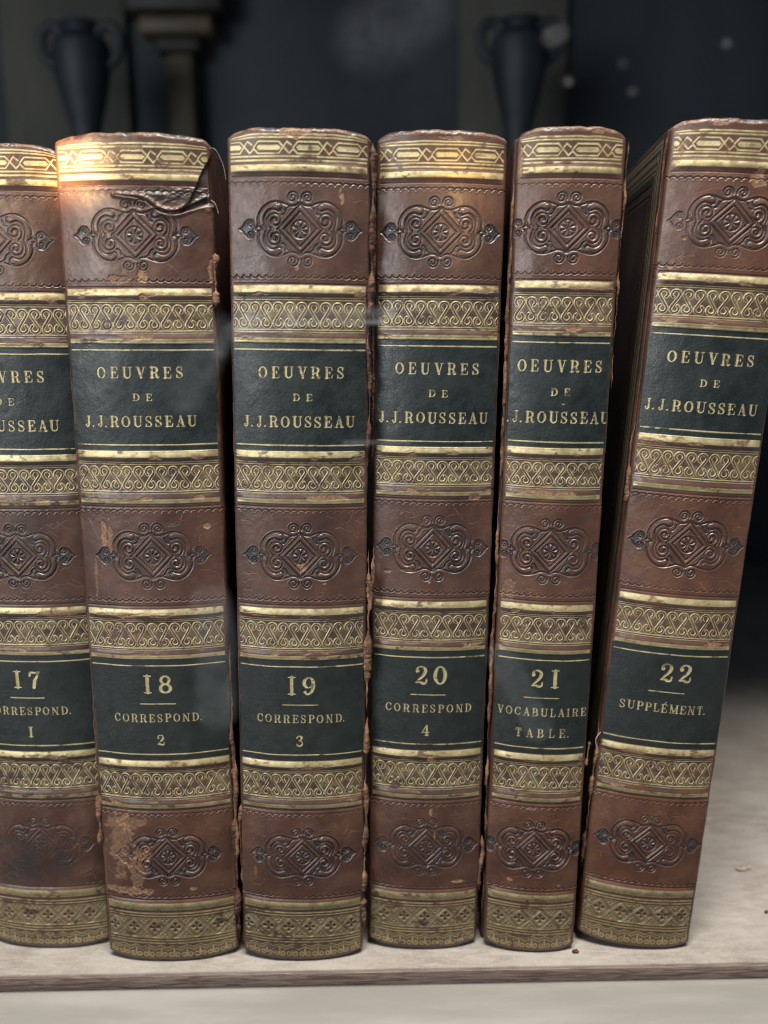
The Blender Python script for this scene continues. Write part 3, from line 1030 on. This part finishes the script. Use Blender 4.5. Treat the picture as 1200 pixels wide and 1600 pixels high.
ragged_strip(b, 'torn_joint', -W - .2, 2.6, 33, 49, .8, .6, 10, M_TORN, .5)
ragged_strip(b, 'torn_joint', -W + .1, 3.0, 50, 75, .4, .5, 12, M_TORN)
b, W, H = BOOK[20]
ragged_strip(b, 'torn_joint', W + .4, 3.2, 15, 33, .5, .6, 13, M_TORN)
ragged_strip(b, 'torn_joint', -W - .3, 3.4, 130, 204, .45, .6, 14, M_TORND)
b, W, H = BOOK[21]
ragged_strip(b, 'torn_joint', -W - .5, 3.9, 8, 204, .45, .5, 15, M_TORN)
ragged_strip(b, 'torn_joint', W + .5, 3.9, 150, 206, .4, .5, 16, M_TORN)
ragged_strip(b, 'torn_joint', W + .4, 3.4, 53, 60, .6, .4, 17, M_TORN, .8)
b, W, H = BOOK[22]
ragged_strip(b, 'torn_joint', -W - .3, 3.2, 20, 64, .5, .6, 18, M_TORN)
ragged_strip(b, 'torn_joint', -W - .3, 3.2, 120, 141, .55, .6, 19, M_TORN)
ragged_strip(b, 'torn_joint', -W - .4, 3.6, 180, 206, .4, .5, 20, M_TORND)



def thread(parent, pts, r):
    p = curve(np.array(pts, float), 8) / 1e3
    t = np.gradient(p, axis=0)
    t /= np.linalg.norm(t, axis=1, keepdims=True)
    u = np.cross(t, [0, 1, 0]); u /= np.linalg.norm(u, axis=1, keepdims=True)
    v = np.cross(t, u)
    k = 6
    a = np.linspace(0, 2 * PI, k, endpoint=False)
    P = (p[:, None] + r / 1e3 * (u[:, None] * np.cos(a)[None, :, None] + v[:, None] * np.sin(a)[None, :, None])).reshape(-1, 3)
    i = np.arange(len(p) - 1)[:, None] * k
    j = np.arange(k)[None]
    F = np.stack([i + j, i + (j + 1) % k, i + k + (j + 1) % k, i + k + j], -1).reshape(-1, 4)
    return mesh_np('loose_thread', P, F, M_THREAD, parent)


M_THREAD = plain('linen_thread', (0.30, 0.28, 0.25), (0.45, 0.42, 0.38), 800, 0.8)
b, W, H = BOOK[18]
thread(b, [(W - .2, 2.5, 204.6), (W + 1.2, 2.2, 204.2), (W + 2.6, 2.6, 201.5), (W + 3.3, 2.8, 198.0)], .045)
thread(b, [(W - .2, 2.2, 193.5), (W + .8, 2.0, 192.6), (W + 1.4, 2.2, 190.6)], .06)
b, W, H = BOOK[22]
thread(b, [(-W + .1, 2.2, 60), (-W - 1.0, 1.6, 58.2), (-W - .6, 1.4, 56.0)], .10)

# ------------------------------------------------------------------ the bookcase
sh_root = bpy.data.objects.new('shelf', None)
COL.objects.link(sh_root)
tag(sh_root, 'dusty grey-brown wooden shelf board the books stand on', 'shelf')
sh_root.rotation_euler = (0, 0, 0.0135)
sh_root.location = (0, 0.2034, 0)
box('shelf_board', (-0.45, 0.0006, -0.016), (0.55, 0.405, 0.0), M_SHELF, sh_root, bevel=0.0003, seg=1)
box('front_edge', (-0.45, -0.0006, -0.0075), (0.55, 0.0004, -0.0002), M_EDGE, sh_root, bevel=0.0002, seg=1)

rail = box('door_rail', (-0.4, -0.058, -0.02), (0.5, 0.0, 0.0299), M_RAIL, None, bevel=0.002, seg=3)
rail.location = (0, 0.163, 0)
rail.rotation_euler = (0, 0, 0.0135)
tag(rail, 'pale cream wooden rail in front of the shelf, blurred along the bottom', 'rail')

bw = box('back_wall', (-0.9, 0.612, -0.3), (1.0, 0.63, 0.9), M_BACK)
tag(bw, kind='structure')
ct = box('unseen_case_top', (-0.9, 0.162, 0.43), (1.0, 0.612, 0.45), M_DARKWOOD)  # unseen board, its front edge set to shade the shelf's rear
tag(ct, kind='structure')
step = box('added_plinth', (-0.40, 0.47, 0.0), (0.16, 0.60, 0.130), M_DARKWOOD, None, bevel=0.001)  # hidden support added for the amphora stand-ins
tag(step, 'hidden dark wooden support added at the back of the shelf, behind the books', 'added_plinth')


def panel(x0, x1, z0, z1, lab):  # panel added in place of the wall reflected in the glass
    root = box('reflected_panel', (x0, 0.604, z0), (x1, 0.6118, z1), M_PANEL, None, bevel=0.001)
    tag(root, lab, 'wall panel', 'pale panels standing in for a reflected wall')
    return root


panel(-0.239, -0.160, 0.14, 0.45, 'pale olive panel standing in for a reflected wall behind the left amphora')
panel(0.050, 0.118, 0.14, 0.45, 'pale olive panel standing in for a reflected wall behind the right amphora')

# a solid pilaster in place of one reflected in the glass
pl = bpy.data.objects.new('reflected_pilaster', None)
COL.objects.link(pl)
pl.location = (-0.125, 0.598, 0.13)
tag(pl, 'pilaster with a gilt capital, standing in for a reflection, beside the left amphora', 'reflected_pilaster')
box('reflected_shaft', (-0.0085, -0.006, 0.0), (0.0085, 0.006, 0.205), M_GILT, pl, bevel=0.002)
box('reflected_capital', (-0.023, -0.012, 0.2145), (0.023, 0.008, 0.2255), M_GILT, pl, bevel=0.003)
box('reflected_abacus', (-0.030, -0.015, 0.226), (0.030, 0.010, 0.246), M_DARKWOOD, pl, bevel=0.003)
box('reflected_neck', (-0.014, -0.008, 0.2052), (0.014, 0.007, 0.2143), M_DARKWOOD, pl, bevel=0.002)


def reflected_amphora(x, lab):  # solid vase added in place of one reflected in the glass
    root = bpy.data.objects.new('reflected_amphora', None)
    COL.objects.link(root)
    root.location = (x, 0.530, 0.1302)
    tag(root, lab, 'vase', 'dark two-handled amphorae standing in for reflections')
    prof = [(0.0, 0), (.017, 0), (.019, .004), (.012, .012), (.007, .024), (.006, .040), (.009, .058), (.0085, .10), (.0079, .142), (.0105, .156), (.0142, .172), (.0158, .186),
            (.0146, .193), (.0090, .1965), (.0082, .199), (.0105, .2015), (.0100, .2026), (.006, .201), (0, .200)]
    pr = curve(prof, 5)
    pr[:, 0] = np.maximum(pr[:, 0], 0)
    k = 40
    a = np.linspace(0, 2 * PI, k, endpoint=False)
    P = np.stack([pr[:, :1] * np.cos(a), pr[:, :1] * np.sin(a), np.repeat(pr[:, 1:], k, 1)], -1).reshape(-1, 3)
    n = len(pr)
    i = np.arange(n - 1)[:, None] * k
    j = np.arange(k)[None]
    F = np.stack([i + j, i + (j + 1) % k, i + k + (j + 1) % k, i + k + j], -1).reshape(-1, 4)
    mesh_np('reflected_vase_body', P, F, M_VASE, root)
    for s in (-1, 1):
        path = curve([(s * .0135, .180), (s * .0180, .183), (s * .0212, .188), (s * .0215, .195), (s * .0180, .2005), (s * .0130, .2005), (s * .0095, .197)], 8)
        t = np.gradient(path, axis=0)
        t /= np.linalg.norm(t, axis=1, keepdims=True)
        kk = 10
        b = np.linspace(0, 2 * PI, kk, endpoint=False)
        r = .0029
        X = path[:, :1] - t[:, 1:] * r * np.cos(b)
        Z = path[:, 1:] + t[:, :1] * r * np.cos(b)
        Y = np.repeat((r * np.sin(b))[None], len(path), 0)
        i = np.arange(len(path) - 1)[:, None] * kk
        j = np.arange(kk)[None]
        F = np.stack([i + j, i + (j + 1) % kk, i + kk + (j + 1) % kk, i + kk + j], -1).reshape(-1, 4)
        mesh_np('reflected_vase_handle', np.stack([X, Y, Z], -1).reshape(-1, 3), F, M_VASE, root)


reflected_amphora(-0.1655, 'dark two-handled amphora standing in for a reflection above the two left books')
reflected_amphora(0.0772, 'dark two-handled amphora standing in for a reflection above the narrow volume 21')


# the glass of the case door stands between the lens and the books; its smears and reflections are painted on as pale marks
def glass():
    root = bpy.data.objects.new('glass_pane', None)
    COL.objects.link(root)
    root.location = (0, 0.168, 0)
    root.rotation_euler = (0, 0, 0.0135)
    tag(root, 'clear glass pane of the case door before the books, with faint smears and painted reflections', 'glass pane')
    g = NT('clear_glass')
    tr = g.n('ShaderNodeBsdfTransparent')
    g.t.nodes.remove(g.b)
    g.link(tr.outputs[0], g.t.nodes['Material Output'].inputs[0])
    box('pane', (-0.4, -0.0015, 0.02), (0.5, 0.0015, 0.425), g.m, root)
    m = NT('smear_haze_on_glass')
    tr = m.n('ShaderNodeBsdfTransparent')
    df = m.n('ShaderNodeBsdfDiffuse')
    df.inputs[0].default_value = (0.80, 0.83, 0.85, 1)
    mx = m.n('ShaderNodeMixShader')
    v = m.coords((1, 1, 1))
    m.link(m.math('MULTIPLY', m.attr('dirt_haze'), m.ramp(m.noise(160, 5, 0.65, v), 0.25, 0.75, 0.35, 1.0)), mx.inputs[0])
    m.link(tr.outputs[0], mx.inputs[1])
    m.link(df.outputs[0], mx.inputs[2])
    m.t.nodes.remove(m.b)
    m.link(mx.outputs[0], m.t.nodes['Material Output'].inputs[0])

    def smear_haze(pts, r, soft, a):
        """a wipe or a painted reflection along the points (mm on the pane): half width r, fading over soft"""
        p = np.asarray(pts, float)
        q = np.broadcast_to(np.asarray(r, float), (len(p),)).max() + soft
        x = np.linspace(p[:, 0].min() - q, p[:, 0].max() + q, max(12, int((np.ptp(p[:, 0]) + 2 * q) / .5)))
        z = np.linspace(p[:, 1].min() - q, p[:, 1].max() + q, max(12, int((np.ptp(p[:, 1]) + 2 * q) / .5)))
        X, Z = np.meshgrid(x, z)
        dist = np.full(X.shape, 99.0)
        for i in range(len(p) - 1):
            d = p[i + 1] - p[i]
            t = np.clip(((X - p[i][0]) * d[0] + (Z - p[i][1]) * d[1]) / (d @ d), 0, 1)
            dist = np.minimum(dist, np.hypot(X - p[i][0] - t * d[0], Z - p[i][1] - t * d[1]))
        dirt_haze = a * smooth(r + soft, r, dist)
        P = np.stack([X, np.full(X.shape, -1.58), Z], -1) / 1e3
        o = mesh_np('smear_haze', P.reshape(-1, 3), grid_faces(*X.shape), m.m, root, dict(dirt_haze=dirt_haze))
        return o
    for args in SMEAR_HAZE: smear_haze(*args)


SMEAR_HAZE = [  # wipes and specks, with reflected haze painted in as pale marks
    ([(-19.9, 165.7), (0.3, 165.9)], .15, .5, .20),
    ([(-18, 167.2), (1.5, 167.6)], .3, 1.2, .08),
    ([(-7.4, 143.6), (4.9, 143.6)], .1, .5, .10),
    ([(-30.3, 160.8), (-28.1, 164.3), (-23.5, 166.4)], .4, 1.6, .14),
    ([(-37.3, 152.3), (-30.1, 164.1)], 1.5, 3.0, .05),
    ([(-34.2, 112.3), (-33.4, 104.0), (-34.0, 90.0)], 2.6, 2.6, .055),  # hand's reflection painted as a pale patch
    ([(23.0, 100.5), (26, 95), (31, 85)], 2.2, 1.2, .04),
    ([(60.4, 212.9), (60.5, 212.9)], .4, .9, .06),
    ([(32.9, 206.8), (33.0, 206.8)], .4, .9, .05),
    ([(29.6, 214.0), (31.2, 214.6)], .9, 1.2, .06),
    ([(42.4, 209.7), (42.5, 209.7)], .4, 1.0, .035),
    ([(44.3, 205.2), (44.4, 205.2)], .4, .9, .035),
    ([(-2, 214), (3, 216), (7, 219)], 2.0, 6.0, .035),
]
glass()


# flakes of leather fallen on the shelf
def flake(x, y, r, seed, lab, mat):
    g = np.random.default_rng(seed)
    k = 14
    a = np.linspace(0, 2 * PI, k, endpoint=False)
    rings = []
    for rr, z in ((.55, .0001), (1, .0003), (.8, .0007), (.3, .0008)):
        q = r * rr * (1 + .5 * (g.random(k) - .5))
        rings.append(np.stack([q * np.cos(a), .55 * q * np.sin(a), z + (g.random(k)) * .0002], -1))
    P = np.concatenate(rings)
    i = np.arange(3)[:, None] * k
    j = np.arange(k)[None]
    F = np.stack([i + j, i + (j + 1) % k, i + k + (j + 1) % k, i + k + j], -1).reshape(-1, 4)
    o = mesh_np('leather_flake', P, F, mat)
    o.location = (x, y, 0.0001)
    tag(o, lab, 'flake', 'flakes and crumbs fallen on the shelf')


M_CRUMB = plain('pale_crumb', (0.45, 0.40, 0.30), (0.62, 0.56, 0.44), 900, 0.9)
flake(0.1095, 0.2457, .0016, 1, 'pale crumb lying on the shelf right of volume 22', M_CRUMB)
flake(0.1120, 0.2462, .0009, 2, 'smaller pale crumb beside the larger one right of volume 22', M_CRUMB)
flake(0.1085, 0.2250, .0006, 3, 'tiny dark flake on the shelf right of volume 22', M_TORND)
flake(0.0505, 0.2092, .0009, 4, 'dark flake on the shelf between volumes 21 and 22', M_TORND)
